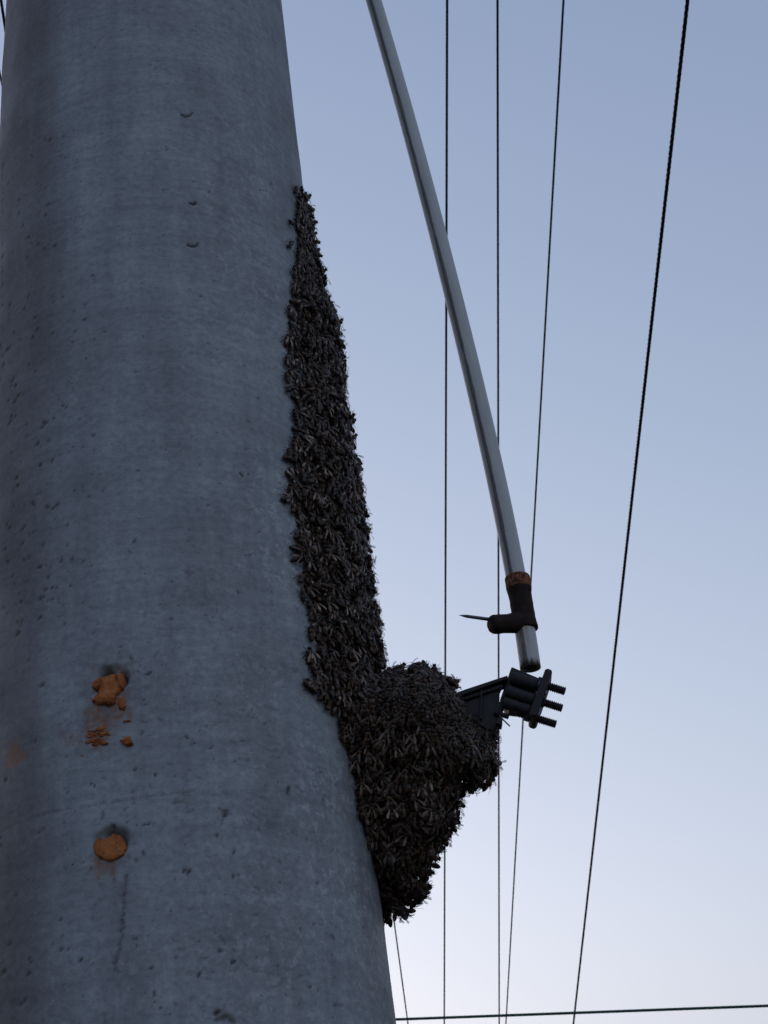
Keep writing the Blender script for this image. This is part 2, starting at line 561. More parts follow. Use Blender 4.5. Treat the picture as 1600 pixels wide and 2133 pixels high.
# the left half of the casting came out of the mould darker, along a wavering mould line
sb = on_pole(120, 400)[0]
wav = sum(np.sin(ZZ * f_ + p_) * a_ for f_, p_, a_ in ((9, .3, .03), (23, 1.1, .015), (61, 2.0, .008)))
side_tone = 1 / (1 + np.exp((PH - sb + wav) / .055))
side_tone += 0.42 / (1 + np.exp((on_pole(575, 150)[0] - PH + wav) / .07))      # darker towards the right edge as well
side_tone[:, 430:] = 0.6
off += rng.normal(0, 0.00008, off.shape)
RR = pole_r(ZZ) + off
VX = PX + RR * np.sin(PH)
VY = PY - RR * np.cos(PH)
nz, nphi = PH.shape
idx = np.arange(nz * nphi).reshape(nz, nphi)
nxt = np.roll(idx, -1, axis=1)
quads = np.stack([idx[:-1], nxt[:-1], nxt[1:], idx[1:]], -1).reshape(-1, 4)
me = bpy.data.meshes.new('shaft')
me.vertices.add(nz * nphi)
me.vertices.foreach_set('co', (np.stack([VX - PX, VY - PY, ZZ], -1)).astype(np.float32).ravel())
me.loops.add(quads.size)
me.loops.foreach_set('vertex_index', quads.ravel().astype(np.int32))
me.polygons.add(len(quads))
me.polygons.foreach_set('loop_start', np.arange(0, quads.size, 4, dtype=np.int32))
me.polygons.foreach_set('loop_total', np.full(len(quads), 4, dtype=np.int32))
me.update(calc_edges=True)
me.polygons.foreach_set('use_smooth', np.ones(len(quads), bool))
uvl = me.uv_layers.new(name='UVMap')
uvs = np.stack([Ucoord, ZZ], -1).reshape(-1, 2)[quads.ravel()]
uvl.data.foreach_set('uv', uvs.astype(np.float32).ravel())
for nm, arr in (('dirt_shade', dirt_shade), ('rust_wash', rustw), ('side_tone', side_tone)):
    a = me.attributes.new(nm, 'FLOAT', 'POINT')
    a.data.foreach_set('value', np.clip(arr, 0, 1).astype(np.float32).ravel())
me.materials.append(M_conc)
pole = empty('utility_pole', (PX, PY, 0))
tag(pole, 'thick round grey concrete utility pole with two orange plugged bolt holes', 'pole')
shaft = bpy.data.objects.new('shaft', me)
C.objects.link(shaft)
shaft.parent = pole
capv, capf = lathe((PX, PY, 8.998), (PX, PY, 9.03), [(0, pole_r(9) - .002), (1, pole_r(9) - .02)], 48)
new_mesh('pole_cap', capv, capf, M_conc, pole)


def clay(name, outline, h_top, h_bot, mat, label=None, jag=0.05, parent=pole, base=-0.001, rough=.00035):
    """a lump of clay on the pole: outline in the photograph, real bulge off the surface"""
    O = np.array(outline, float)
    P = []
    n = len(O)
    for i in range(n):                                            # finer, ragged outline
        for k in range(5):
            q = O[i] * (1 - k / 5) + O[(i + 1) % n] * (k / 5)
            P.append(q)
    P = np.array(P)
    c = P.mean(0)
    P = c + (P - c) * (1 + rng.normal(0, jag, (len(P), 1)))
    ymin, ymax = P[:, 1].min(), P[:, 1].max()
    rmean = np.hypot(*(P - c).T).mean() * .8
    V, Fc = [], []
    rings = [(1.0, 0.0), (0.97, 0.45), (0.88, 0.85), (0.72, 1.0), (0.5, 0.98), (0.28, 0.92)]
    m = len(P)
    for s, hh in rings:
        for q in P:
            x, y = c + ((q - c) * (1 - (1 - s) * .6) + (q - c) / np.hypot(*(q - c)) * rmean * (1 - s) * .6) * s
            t = (y - ymin) / (ymax - ymin + 1e-6)
            h = (h_top * (1 - t) + h_bot * t) * hh
            ph, z, _ = on_pole(x, y)
            V.append(pole_point(ph, z, base + h + (random.gauss(0, rough * min(1, s * 1.3) * .6) if hh > 0 else -0.003)))
    ph, z, _ = on_pole(*c)
    V.append(pole_point(ph, z, base + (h_top + h_bot) / 2 * .95))
    for i in range(len(rings) - 1):
        for k in range(m):
            k2 = (k + 1) % m
            Fc.append((i * m + k, i * m + k2, (i + 1) * m + k2, (i + 1) * m + k))
    e = (len(rings) - 1) * m
    for k in range(m):
        Fc.append((e + k, e + (k + 1) % m, len(V) - 1))
    o = new_mesh(name, V, Fc, mat, parent, smooth=True)
    if label:
        o['label'] = label
    return o


clay('clay_plug', [(217, 1747), (226, 1742), (236, 1734), (250, 1739), (259, 1751), (264, 1768), (257, 1781), (247, 1787), (229, 1796), (213, 1790), (205, 1786), (196, 1776), (193, 1764), (197, 1751), (205, 1745)],
     -0.0015, 0.0045, M_clay, 'round orange clay plug filling the lower bolt hole', .03)
clay('clay_plug', [(214, 1408), (232, 1401), (250, 1404), (258, 1418), (255, 1440), (243, 1452), (238, 1470), (222, 1474), (200, 1468), (193, 1463), (206, 1446), (207, 1432), (198, 1430), (198, 1418), (205, 1410)],
     -0.002, 0.008, M_clay, 'ragged orange clay plug breaking out of the upper bolt hole', .045)
clay('clay_crumb', [(246, 1450), (258, 1446), (262, 1462), (262, 1478), (250, 1480), (246, 1468)], .001, .003, M_clay2, None, .12)
for _ in range(34):                            # the flaking smear below the upper plug
    x0, y0 = 203 + random.gauss(0, 11), 1533 + random.gauss(0, 10)
    a0, rr0 = random.uniform(-.7, .5), random.uniform(4.5, 13)
    pts = []
    for k in range(7):
        t_ = 2 * math.pi * k / 7
        u_, v_ = rr0 * random.uniform(.75, 1.3) * math.cos(t_), rr0 * random.uniform(.35, .65) * math.sin(t_)
        pts.append((x0 + u_ * math.cos(a0) - v_ * math.sin(a0), y0 + u_ * math.sin(a0) + v_ * math.cos(a0)))
    clay('clay_crumb', pts, .0006, random.uniform(.0015, .0035), random.choice((M_clay2, M_clay2, M_clay)), None, .08)
for pts in (((238, 1402), (256, 1404), (262, 1420), (258, 1440), (250, 1432), (246, 1414)), ((194, 1420), (206, 1412), (210, 1428), (202, 1440), (194, 1436))):
    clay('clay_crumb', pts, .003, .005, M_clay2, None, .10)
clay('clay_crumb', [(262, 1533), (271, 1534), (275, 1546), (278, 1552), (268, 1556), (256, 1550), (250, 1543), (258, 1541)], .002, .006, M_clay, 'small orange clay crumb stuck right of the smear', .06)
for pts in (((128, 1541), (140, 1539), (146, 1546), (134, 1550)), ((160, 1538), (170, 1536), (175, 1545), (164, 1548)),
            ((150, 1560), (157, 1562), (148, 1574), (144, 1572)), ((162, 1564), (172, 1570), (175, 1578), (166, 1574)),
            ((255, 1500), (272, 1499), (274, 1503), (257, 1505)), ((185, 1476), (198, 1470), (200, 1486), (188, 1494)),
            ((22, 1556), (36, 1558), (46, 1574), (46, 1588), (30, 1590), (26, 1572))):
    clay('clay_crumb', pts, .0008, .002, M_clay2, None, .14)

# ------------------------------------------------------------------ conduit beside the pole
pp = [(560, -760), (640, -460), (722, -190), (779.5, 0), (861, 300), (916, 500), (965, 700), (1021, 935), (1072, 1190), (1088, 1280), (1105.5, 1392)]
pp = np.array(pp, float)
ts = np.concatenate([[0], np.cumsum(np.hypot(*np.diff(pp, axis=0).T))])
coef = [np.polyfit(ts, pp[:, k], 5) for k in (0, 1)]
tt = np.linspace(0, ts[-1], 150)
path = np.array([on_plane(np.polyval(coef[0], t), np.polyval(coef[1], t), 1.365) for t in tt])
PIPE_R = 0.0109
conduit = empty('conduit_pipe', path[-1])
tag(conduit, 'pale grey bent conduit pipe hanging beside the pole, cut off above the bracket', 'pipe')
SEG = 40
V, Fc = tube(path, PIPE_R, SEG, cap=False)
inner = tube(path[-8:], PIPE_R - .0022, SEG, cap=False)
nb = len(V)
V = list(V) + list(inner[0])
Fc = list(Fc) + [tuple(nb + i for i in f[::-1]) for f in inner[1]]
lastO, lastI = (len(path) - 1) * SEG, nb + 7 * SEG
for k in range(SEG):
    k2 = (k + 1) % SEG
    Fc.append((lastO + k, lastO + k2, lastI + k2, lastI + k))
o = new_mesh('pipe_tube', V, Fc, M_pipe, conduit, smooth=True)
me = o.data
Vn = np.array(V)
Pc = np.concatenate([np.repeat(path, SEG, 0), np.repeat(path[-8:], SEG, 0)])
tl = np.concatenate([np.repeat(np.linspace(0, 1, len(path)), SEG), np.repeat(np.linspace(.95, 1, 8), SEG)])
rad = (Vn - Pc) / PIPE_R
side = rad @ rt                               # -1 left .. +1 right of the pipe as one stands before it
front = -(rad @ fw)
ang = np.arctan2(side, front)
grime = np.exp(-((ang + 0.62) / 0.27) ** 4) * 0.62 + np.exp(-((ang - 0.80) / 0.05) ** 2) * 0.38
grime = np.where(tl > 0.945, grime * .8 + np.exp(-((ang - 0.05) / .10) ** 2) * .42 + np.exp(-((ang + .45) / .08) ** 2) * .35, grime)
grime += np.clip((tl - .992) / .008, 0, 1) * .5
a = me.attributes.new('grime', 'FLOAT', 'POINT')
a.data.foreach_set('value', grime.astype(np.float32))
low = np.clip((tl - 0.945) / 0.015, 0, 1) * np.clip((0.99 - tl) / 0.03, 0, 1)
rw = low * (np.exp(-((ang + 0.02) / 0.17) ** 2) * 0.9 + np.exp(-((ang + 0.85) / 0.25) ** 2) * 0.5)
a = me.attributes.new('rust_wash', 'FLOAT', 'POINT')
a.data.foreach_set('value', rw.astype(np.float32))
uvl = me.uv_layers.new(name='UVMap')
li = np.zeros(len(me.loops), np.int32)
me.loops.foreach_get('vertex_index', li)
uvv = np.stack([ang * PIPE_R, tl * 1.6], -1)[li]
uvl.data.foreach_set('uv', uvv.astype(np.float32).ravel())
pd = path[-1] - path[-3]
pd /= np.linalg.norm(pd)
V, Fc = lathe(path[-1] - pd * .0030, path[-1] - pd * .0024, [(0, PIPE_R - .0021), (1, PIPE_R - .0021)], 24)
new_mesh('bore_shade_disc', V, Fc, M_bore_shade, conduit)  # disc added inside the open end, its dark colour painting the bore's shade

# rusty tee clamp on the conduit, with its nail
tee = empty('tee_clamp', on_plane(1088, 1280, 1.365))
tag(tee, 'rusty dark tee-shaped clamp round the lower end of the pale conduit', 'clamp')
K = 1.50 / F                                  # metres for a pixel of the photograph at this depth
A, B_ = on_plane(1077.5, 1203, 1.365), on_plane(1095.5, 1312, 1.365)
V, Fc = lathe(A + (B_ - A) * .20, B_, [(0, 24.5 * K), (.02, 26.2 * K), (.08, 26.6 * K), (.14, 25 * K), (.3, 24.2 * K), (.42, 24.8 * K), (.5, 24.1 * K), (.62, 24.6 * K), (.72, 24.3 * K),
                                  (.84, 25.6 * K), (.95, 26.6 * K), (.985, 26.4 * K), (1, 25 * K)], 36, .022)
new_mesh('sleeve', V, Fc, M_rust, tee, smooth=True)
V, Fc = lathe(A - (B_ - A) * .01, A + (B_ - A) * .235, [(0, 22.3 * K), (.03, 26.4 * K), (.12, 27.2 * K), (.5, 27.0 * K), (.85, 27.4 * K), (.97, 27 * K), (1, 25 * K)], 36, .01)
new_mesh('collar', V, Fc, M_rust2, tee, smooth=True)
b0, b1 = on_plane(1086, 1297, 1.362), on_plane(1021.5, 1301, 1.345)
V, Fc = lathe(b0, b1, [(0, 21 * K), (.3, 21.5 * K), (.42, 20.2 * K), (.6, 20 * K), (.8, 20.6 * K), (.9, 20 * K), (.96, 17.5 * K), (1, 13.5 * K)], 32, .024)
branch = new_mesh('branch', V, Fc, M_rust, tee, smooth=True)
n0, n1_ = on_plane(1040, 1293, 1.35), on_plane(956, 1281.5, 1.335)
V, Fc = lathe(n0, n1_, [(0, 3.9 * K), (.5, 3.7 * K), (.80, 3.4 * K), (.86, 2.9 * K), (.95, 1.2 * K), (1, .25 * K)], 12)
new_mesh('nail', V, Fc, M_steel, branch, smooth=True)

# ------------------------------------------------------------------ iron bracket with three threaded studs
YB = 1.33
KB = 1.48 / F
br = empty('clamp_bracket', on_plane(1000, 1480, YB))
tag(br, 'black iron clamp bracket with three threaded studs sticking out of the bee swarm', 'bracket')


def part(name, vf, mat, smooth=False, bev=0.0, parent=br):
    o = new_mesh(name, vf[0], vf[1], mat, parent, smooth)
    if bev:
        bevel(o, bev)
    return o


part('arm_flange', prism([(735, 1532), (968, 1446), (1057, 1416.5), (1058, 1424), (972, 1455), (738, 1543)], YB - .010, YB + .014), M_iron, bev=.001)
part('arm_web', prism([(742, 1540), (970, 1455), (1047, 1429), (1041, 1441), (1039.5, 1466), (1050, 1470), (1046, 1486), (1043, 1496), (1040, 1503), (1032, 1526),
                       (1014, 1524), (998, 1514), (984, 1494), (820, 1590), (745, 1600)], YB - .006, YB + .006), M_iron, bev=.0006)
part('back_plate', prism([(1065.5, 1397), (1041, 1467), (1060, 1484), (1086, 1487), (1101, 1494), (1124, 1421)], YB - .004, YB + .016), M_iron, bev=.0012)
for (x0, y0), (x1, y1), r in (((1065, 1411), (1120, 1428), 13.2), ((1055, 1440), (1116, 1459), 13.4), ((1048, 1463), (1106, 1481), 12.2)):
    p0, p1 = on_plane(x0, y0, YB - .010), on_plane(x1, y1, YB - .010)
    part('saddle_barrel', lathe(p0, p1, [(0, (r - 1.5) * KB), (.03, r * KB), (.25, r * KB), (.5, (r - .5) * KB), (.55, (r - 1.6) * KB), (.6, (r - .2) * KB), (.66, (r - 1.6) * KB), (.71, (r - .2) * KB), (.77, (r - 1.6) * KB), (.83, (r - .3) * KB), (.92, (r - .8) * KB), (1, (r - 2.5) * KB)], 28, .012), M_iron, True)
part('clamp_plate', prism([(1134.5, 1409), (1139, 1406.5), (1147, 1409), (1149.5, 1413), (1118.5, 1503), (1113, 1506), (1104, 1503), (1101, 1498)], YB - .020, YB + .014), M_iron, bev=.0012)


def stud(x0, y0, x1, y1, r, dy=0.0, pitch=4.4, name='stud', mat=M_iron):
    p0, p1 = on_plane(x0, y0, YB + dy), on_plane(x1, y1, YB + dy)
    L = math.hypot(x1 - x0, y1 - y0)
    n = int(L / pitch)
    prof = []
    for i in range(n):
        prof += [((i + .05) / n, r * .78 * KB), ((i + .42) / n, r * KB), ((i + .58) / n, r * KB), ((i + .95) / n, r * .78 * KB)]
    prof[-1] = (1.0, r * .7 * KB)
    return part(name, lathe(p0, p1, prof, 18), mat)


part('rib', prism([(1001, 1440), (1005, 1438.5), (1004, 1500), (1000, 1500)], YB - .010, YB - .004), M_iron, bev=.0005)
for k_ in range(9):                            # lumpy weld along the flange
    wx, wy = 972 + k_ * 9, 1455.5 - k_ * 3.0
    part('weld_bead', lathe(on_plane(wx - 5, wy + 1.5, YB - .008), on_plane(wx + 5, wy - 1.5, YB - .008), [(0, 1.2 * KB), (.3, 3.2 * KB), (.7, 3.4 * KB), (1, 1.2 * KB)], 8, .1), M_iron, True)
for (x0, y0), (x1, y1), r in (((1120, 1428), (1124, 1429.3), 11.5), ((1112, 1457), (1117, 1458.6), 12.5), ((1105, 1481), (1110, 1482.6), 11)):
    part('washer', lathe(on_plane(x0, y0, YB - .008), on_plane(x1, y1, YB - .008), [(0, r * .94 * KB), (.2, r * KB), (.8, r * KB), (1, r * .94 * KB)], 20), M_steel)
studs = [stud(1100, 1416, 1177.5, 1440.5, 9.0, -.004), stud(1100, 1453, 1171.5, 1475.5, 8.8, -.004), stud(1078, 1484.5, 1158.5, 1509, 8.6, -.004)]


def hexnut(x0, y0, x1, y1, r, dy, of):
    p0, p1 = on_plane(x0, y0, YB + dy), on_plane(x1, y1, YB + dy)
    o = part('nut', lathe(p0, p1, [(0, r * .93 * KB), (.12, r * KB), (.88, r * KB), (1, r * .93 * KB)], 6), M_iron, parent=of)
    bevel(o, .0006)


hexnut(1122, 1455.5, 1136, 1460, 15, -.012, studs[1])
hexnut(1119, 1421, 1131, 1425, 12.5, -.006, studs[0])
hexnut(1093, 1489, 1105, 1493, 12, -.006, studs[2])
stud(1030, 1484, 1060, 1493, 6.2, -.008, 4.0, 'bolt_end')
part('bolt_head', prism([(1036, 1500), (1047, 1503), (1045, 1515), (1033, 1512)], YB - .016, YB - .002), M_iron, bev=.0006)
part('tie_wire', tube([on_plane(1040, 1491, YB - .012), on_plane(1050, 1501, YB - .014), on_plane(1062, 1512.5, YB - .016)], 1.5 * KB, 8), M_steel)

# ------------------------------------------------------------------ the swarm
BL = 0.0158                                    # length of a bee
# --- one bee: head +Y, back +Z
prof = [(-.50, .02), (-.46, .07), (-.36, .125), (-.22, .150), (-.08, .135), (.015, .075), (.05, .085), (.12, .145), (.20, .158), (.28, .135), (.325, .07), (.35, .10), (.41, .125), (.46, .10), (.49, .03)]
tones = [.1, .2, .9, .2, .95, .2, .5, .75, .7, .6, .2, .05, .15, .1, .1]
bv, bf, btone = [], [], []
SG = 8
for (t, r), tn in zip(prof, tones):
    r *= 1.18
    for k in range(SG):
        a = 2 * math.pi * k / SG
        flat = 0.9
        sag = -0.03 if t < -.1 else 0.0
        bv.append((math.cos(a) * r * BL, t * BL, (math.sin(a) * r * flat + sag) * BL))
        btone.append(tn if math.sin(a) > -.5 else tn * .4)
for i in range(len(prof) - 1):
    for k in range(SG):
        k2 = (k + 1) % SG
        bf.append((i * SG + k, i * SG + k2, (i + 1) * SG + k2, (i + 1) * SG + k))
bf.append(tuple(range(SG - 1, -1, -1)))
bf.append(tuple((len(prof) - 1) * SG + k for k in range(SG)))


def limb(pts, r):
    v, f = tube(np.array(pts) * BL, [r * BL, r * .85 * BL, r * .45 * BL][:len(pts)], 3)
    n0 = len(bv)
    bv.extend([tuple(q) for q in v])
    bf.extend([tuple(n0 + i for i in g) for g in f])
    btone.extend([.12] * len(v))


for s in (-1, 1):
    limb([(s * .10, .24, -.10), (s * .27, .36, -.05), (s * .30, .46, -.22)], .024)
    limb([(s * .11, .16, -.11), (s * .32, .16, -.02), (s * .38, .08, -.24)], .024)
    limb([(s * .10, .08, -.11), (s * .33, -.08, -.02), (s * .40, -.34, -.20)], .034)
    limb([(s * .05, .46, .04), (s * .10, .54, .08), (s * .15, .60, .03)], .014)


def wing(s):
    v, f = [], []
    root = np.array([s * .08, .17, .18])
    tipd = np.array([s * .17, -.60, .10])
    L = np.linalg.norm(tipd)
    d = tipd / L
    side_ = np.array([s * .95, .35, -.10])
    side_ -= d * (side_ @ d)
    side_ /= np.linalg.norm(side_)
    for t, w0, w1 in ((0, -.01, .02), (.2, -.02, .05), (.45, -.03, .10), (.7, -.035, .13), (.88, -.025, .115), (1.0, .01, .06)):
        c = root + tipd * t + np.array([0, 0, .05 * math.sin(t * 3)])
        v += [tuple((c + side_ * w0) * BL), tuple((c + side_ * (w0 + w1) * .5 + np.array([0, 0, .012])) * BL), tuple((c + side_ * w1) * BL)]
    for i in range(5):
        for k in range(2):
            f.append((i * 3 + k, i * 3 + k + 1, i * 3 + k + 4, i * 3 + k + 3))
    return v, f


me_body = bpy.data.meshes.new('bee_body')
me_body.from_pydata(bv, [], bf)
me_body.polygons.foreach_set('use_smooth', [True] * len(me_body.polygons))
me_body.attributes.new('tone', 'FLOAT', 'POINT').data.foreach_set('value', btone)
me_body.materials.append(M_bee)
me_wing = []
WT = (0.15, 0.45, 0.7, 0.95)
for s in (-1, 1):
    v, f = wing(s)
    variants = []
    for wt in WT:
        m_ = bpy.data.meshes.new('bee_wing')
        m_.from_pydata(v, [], f)
        m_.attributes.new('wing_tone', 'FLOAT', 'POINT').data.foreach_set('value', [wt] * len(v))
        m_.materials.append(M_wing)
        variants.append(m_)
    me_wing.append((variants, v, f))

# --- outline of the swarm as seen: left edge on the pole, right edge against the sky
left = np.array([(618, 412), (615, 440), (614, 470), (618, 500), (612, 525), (620, 560), (603, 600), (607, 640), (600, 690), (598, 740), (602, 800), (608, 860), (606, 920), (602, 980), (588, 1030),
                 (604, 1060), (618, 1090), (622, 1130), (612, 1150), (622, 1200), (634, 1240), (638, 1290), (642, 1340), (640, 1390), (648, 1430), (662, 1455), (690, 1490), (708, 1520), (726, 1570), (735, 1610),
                 (744, 1660), (754, 1700), (764, 1740), (776, 1790), (790, 1840), (800, 1880)], float)
right = np.array([(632, 405), (643, 415), (650, 455), (656, 500), (664, 545), (674, 580), (686, 625), (700, 665), (713, 705), (716, 760), (724, 830), (732, 890), (740, 940), (748, 1000), (756, 1040), (763, 1090),
                  (768, 1150), (775, 1200), (780, 1250), (790, 1295), (795, 1340), (798, 1375), (799, 1400)], float)
clump = np.array([(799, 1402), (815, 1398), (828, 1392), (845, 1402), (858, 1388), (884, 1384), (902, 1396), (912, 1414), (930, 1412), (945, 1424), (958, 1448), (972, 1470), (988, 1500), (1004, 1518), (1026, 1522),
                  (1036, 1545), (1036, 1580), (1030, 1606), (1014, 1632), (990, 1644), (974, 1640), (962, 1656), (954, 1690), (944, 1722), (932, 1744), (918, 1762), (908, 1790), (894, 1806), (886, 1838),
                  (880, 1866), (862, 1884), (846, 1904), (836, 1908), (822, 1894), (812, 1870), (803, 1868)], float)
Lh = np.array([on_pole(*p) for p in left])     # phi, z, distance on the pole


def miss(px, py):                              # how far outside the pole's skin a line of sight passes, and at what height
    d = ray(px, py)
    a = d[0] ** 2 + d[1] ** 2
    t = (d[0] * PX + d[1] * PY) / a
    p = CAM + d * t
    return math.hypot(p[0] - PX, p[1] - PY) - pole_r(p[2]), p[2]


Rm = np.array([miss(*p) for p in right])
zl, fl = Lh[::-1, 1], Lh[::-1, 0]
zr, tr = Rm[::-1, 1], np.maximum(Rm[::-1, 0], .003)
bees = []                                      # position, normal, outer layer?, zone


def dart(P, r):
    """keep points no closer than r to one another"""
    cell, keep = {}, []
    for i, p in enumerate(P):
        k = tuple((p // r).astype(int))
        ok = True
        for dx in (-1, 0, 1):
            for dy in (-1, 0, 1):
                for dz_ in (-1, 0, 1):
                    for j in cell.get((k[0] + dx, k[1] + dy, k[2] + dz_), ()):
                        if ((P[j] - p) ** 2).sum() < r * r:
                            ok = False
                            break
                    if not ok:
                        break
                if not ok:
                    break
            if not ok:
                break
        if ok:
            cell.setdefault(k, []).append(i)
            keep.append(i)
    return keep


FB = math.radians(128)


def strip_layer(depth, n, r, outer):
    z = rng.uniform(zl[0], zl[-1] + .004, n)
    phL = np.interp(z, zl, fl)
    ph = rng.uniform(math.radians(45), FB, n)
    T = np.interp(z, zr, tr)
    T = np.where(z < zr[0], .022, T)
    a = np.clip((ph - phL) / math.radians(20), 0, 1)
    bk = np.clip((FB - ph) / math.radians(20), 0, 1)
    th = np.maximum(T * np.minimum(a, bk) ** .6, .0)
    lump = (np.sin(z * 150 + 3 * np.sin(ph * 19)) + np.sin(ph * 31 + z * 70) + np.sin(z * 310 + ph * 23)) * .0011
    t = th - .0052 - depth + lump + rng.normal(0, .0018, n)
    t = np.where(outer, np.maximum(t, .0032), t)
    ok = (ph > phL + .008) & (t > .003)
    ph, z, t = ph[ok], z[ok], t[ok]
    r_ = pole_r(z) + t
    P = np.stack([PX + r_ * np.sin(ph), PY - r_ * np.cos(ph), z], -1)
    Nn = np.stack([np.sin(ph), -np.cos(ph), 0 * z], -1)
    for i in dart(P, r):
        bees.append((P[i], Nn[i], outer, 0))


strip_layer(0.0, 16000, .0072, True)
strip_layer(.006, 9000, .0082, False)
strip_layer(.013, 7000, .0098, False)

poly = np.concatenate([clump, left[::-1][:12], [(700, 1440), (760, 1410)]])


def in_poly(q, P):
    x, y = q
    c = False
    n = len(P)
    j = n - 1
    for i in range(n):
        if (P[i, 1] > y) != (P[j, 1] > y) and x < (P[j, 0] - P[i, 0]) * (y - P[i, 1]) / (P[j, 1] - P[i, 1]) + P[i, 0]:
            c = not c
        j = i
    return c


def edge_dist(q):
    A_, B2 = clump[:-1], clump[1:]
    ab = B2 - A_
    t = np.clip(((q - A_) * ab).sum(1) / (ab ** 2).sum(1), 0, 1)
    c = A_ + ab * t[:, None]
    d = np.hypot(*(q - c).T)
    i = d.argmin()
    return d[i], (c[i] - q) / (d[i] + 1e-6)


hl_y = left[22:, 1]
hl = np.array([on_plane(x, y, PY)[1] / ray(x, y)[1] - Lh[22 + i, 2] for i, (x, y) in enumerate(left[22:])])


def clump_layer(frac, inset, n, r, outer, back=False):
    Pts, Nrm = [], []
    for _ in range(n):
        q = np.array([rng.uniform(640, 1042), rng.uniform(1380, 1912)])
        if not in_poly(q, poly):
            continue
        d, outd = edge_dist(q)
        d = d - 7 - inset
        if d < 0:
            continue
        hm = float(np.interp(q[1], hl_y, hl)) * 1.02
        hm = min(hm, .085)
        e = math.sqrt(min(1.0, d / 75.0))
        h = hm * max(e, .05) * frac + rng.normal(0, .0022) + (math.sin(q[0] * .085 + 2 * math.sin(q[1] * .05)) + math.sin(q[1] * .11 + q[0] * .03)) * .0028
        dr = ray(*q)
        base = on_plane(q[0], q[1], PY)
        p = base + dr * (h if back else -h)
        rr_ = math.hypot(p[0] - PX, p[1] - PY) - pole_r(p[2])
        if rr_ < .0025:
            continue
        o3 = rt * outd[0] - up * outd[1]
        w_ = min(1.0, d / 60.0)
        nn = (dr if back else -dr) * (w_ ** .5 + .1) + o3 * (1 - w_)
        Pts.append(p)
        Nrm.append(nn / np.linalg.norm(nn))
    Pts = np.array(Pts)
    for i in dart(Pts, r):
        bees.append((Pts[i], Nrm[i], outer, 1))


clump_layer(1.0, 0, 9000, .0070, True)
clump_layer(.82, 6, 4500, .0080, False)
clump_layer(.5, 8, 3500, .0090, False)
clump_layer(.05, 10, 3000, .0100, False)
clump_layer(.7, 14, 3500, .0090, False, True)
clump_layer(1.0, 9, 4500, .0080, False, True)


# bees that stick out: along the right edge, round the clump, and strays on the concrete
for _ in range(120):
    k = rng.uniform(0, len(right) - 1.001)
    i = int(k)
    q = right[i] + (right[i + 1] - right[i]) * (k - i) + rng.normal(0, 3.0, 2) + np.array([-4.0, 0])
    p = on_plane(q[0], q[1], PY + rng.uniform(-.03, .012))
    nn = rt * rng.uniform(.4, 1) - fw * rng.uniform(-.2, .8) + up * rng.normal(0, .3)
    bees.append((p, nn / np.linalg.norm(nn), True, 2))
for _ in range(130):
    k = rng.uniform(0, len(clump) - 1.001)
    i = int(k)
    q = clump[i] + (clump[i + 1] - clump[i]) * (k - i)
    c_ = np.array([870, 1580.0]) - q
    q = q + c_ / np.linalg.norm(c_) * rng.uniform(-3, 9)
    p = on_plane(q[0], q[1], PY + rng.uniform(-.02, .02))
    o3 = -rt * c_[0] + up * c_[1]
    nn = o3 / np.linalg.norm(o3) * rng.uniform(.2, 1) - fw * rng.uniform(-.2, .8)
    bees.append((p, nn / np.linalg.norm(nn), True, 2))
for _ in range(26):
    k = rng.uniform(1, len(left) - 4)
    i = int(k)
    q = left[i] + (left[i + 1] - left[i]) * (k - i) - np.array([abs(rng.normal(0, 7)), 0])
    ph, z, _t = on_pole(*q)
    bees.append((pole_point(ph, z, .0036), np.array([math.sin(ph), -math.cos(ph), 0]), True, 0))


def orient(p, nrm, spread=0.45):
    nrm = nrm + rng.normal(0, .28, 3)
    nrm /= np.linalg.norm(nrm)
    u = np.array([0.10, 0, 1.0])
    u = u - nrm * (u @ nrm)
    if np.linalg.norm(u) < .05:
        u = np.array([1.0, 0, 0]) - nrm * nrm[0]
    u /= np.linalg.norm(u)
    a = rng.normal(0, spread) if rng.random() > .1 else rng.uniform(-3.1, 3.1)
    s = np.cross(u, nrm)
    yv = u * math.cos(a) + s * math.sin(a)
    xv = np.cross(yv, nrm)
    sc = rng.uniform(.88, 1.1)
    return np.stack([xv * sc, yv * sc, nrm * sc], 1)


def bee_object(p, Rm_, label, group=None, name='honey_bee', dull=False):
    o = bpy.data.objects.new(name, me_body)
    mw = Matrix([[*map(float, Rm_[i]), float(p[i])] for i in range(3)] + [[0, 0, 0, 1]])
    o.matrix_world = mw
    C.objects.link(o)
    tag(o, label, 'bee', group)
    pick = int(rng.integers(len(WT) - (1 if dull else 0)))
    for variants, _, _ in me_wing:
        m_ = variants[pick]
        w_ = bpy.data.objects.new('wing', m_)
        C.objects.link(w_)
        w_.parent = o
    return o


# the bees that show largest become individuals, the rest of the mass is one object
score = []
for i, (p, nr, outer, zone) in enumerate(bees):
    v = CAM - p
    dd = np.linalg.norm(v)
    face = max(0.0, float(nr @ v) / dd)
    score.append((face / dd ** 2 if outer else 0.0) * rng.uniform(.55, 1.0))
order = np.argsort(score)[::-1]
z0_ = [i for i in order if bees[i][3] == 0][:148]
z1_ = [i for i in order if bees[i][3] == 1][:148]
chosen = z0_ + z1_
chosen_set = set(chosen)
for i in chosen:
    p, nr, outer, zone = bees[i]
    if zone == 0:
        bee_object(p, orient(p, nr), 'dark honey bee clinging in the long swarm strip up the pole', 'bees in the long strip on the pole')
    else:
        bee_object(p, orient(p, nr), 'dark honey bee in the hanging clump round the iron bracket', 'bees in the hanging clump', dull=rng.random() < .85)


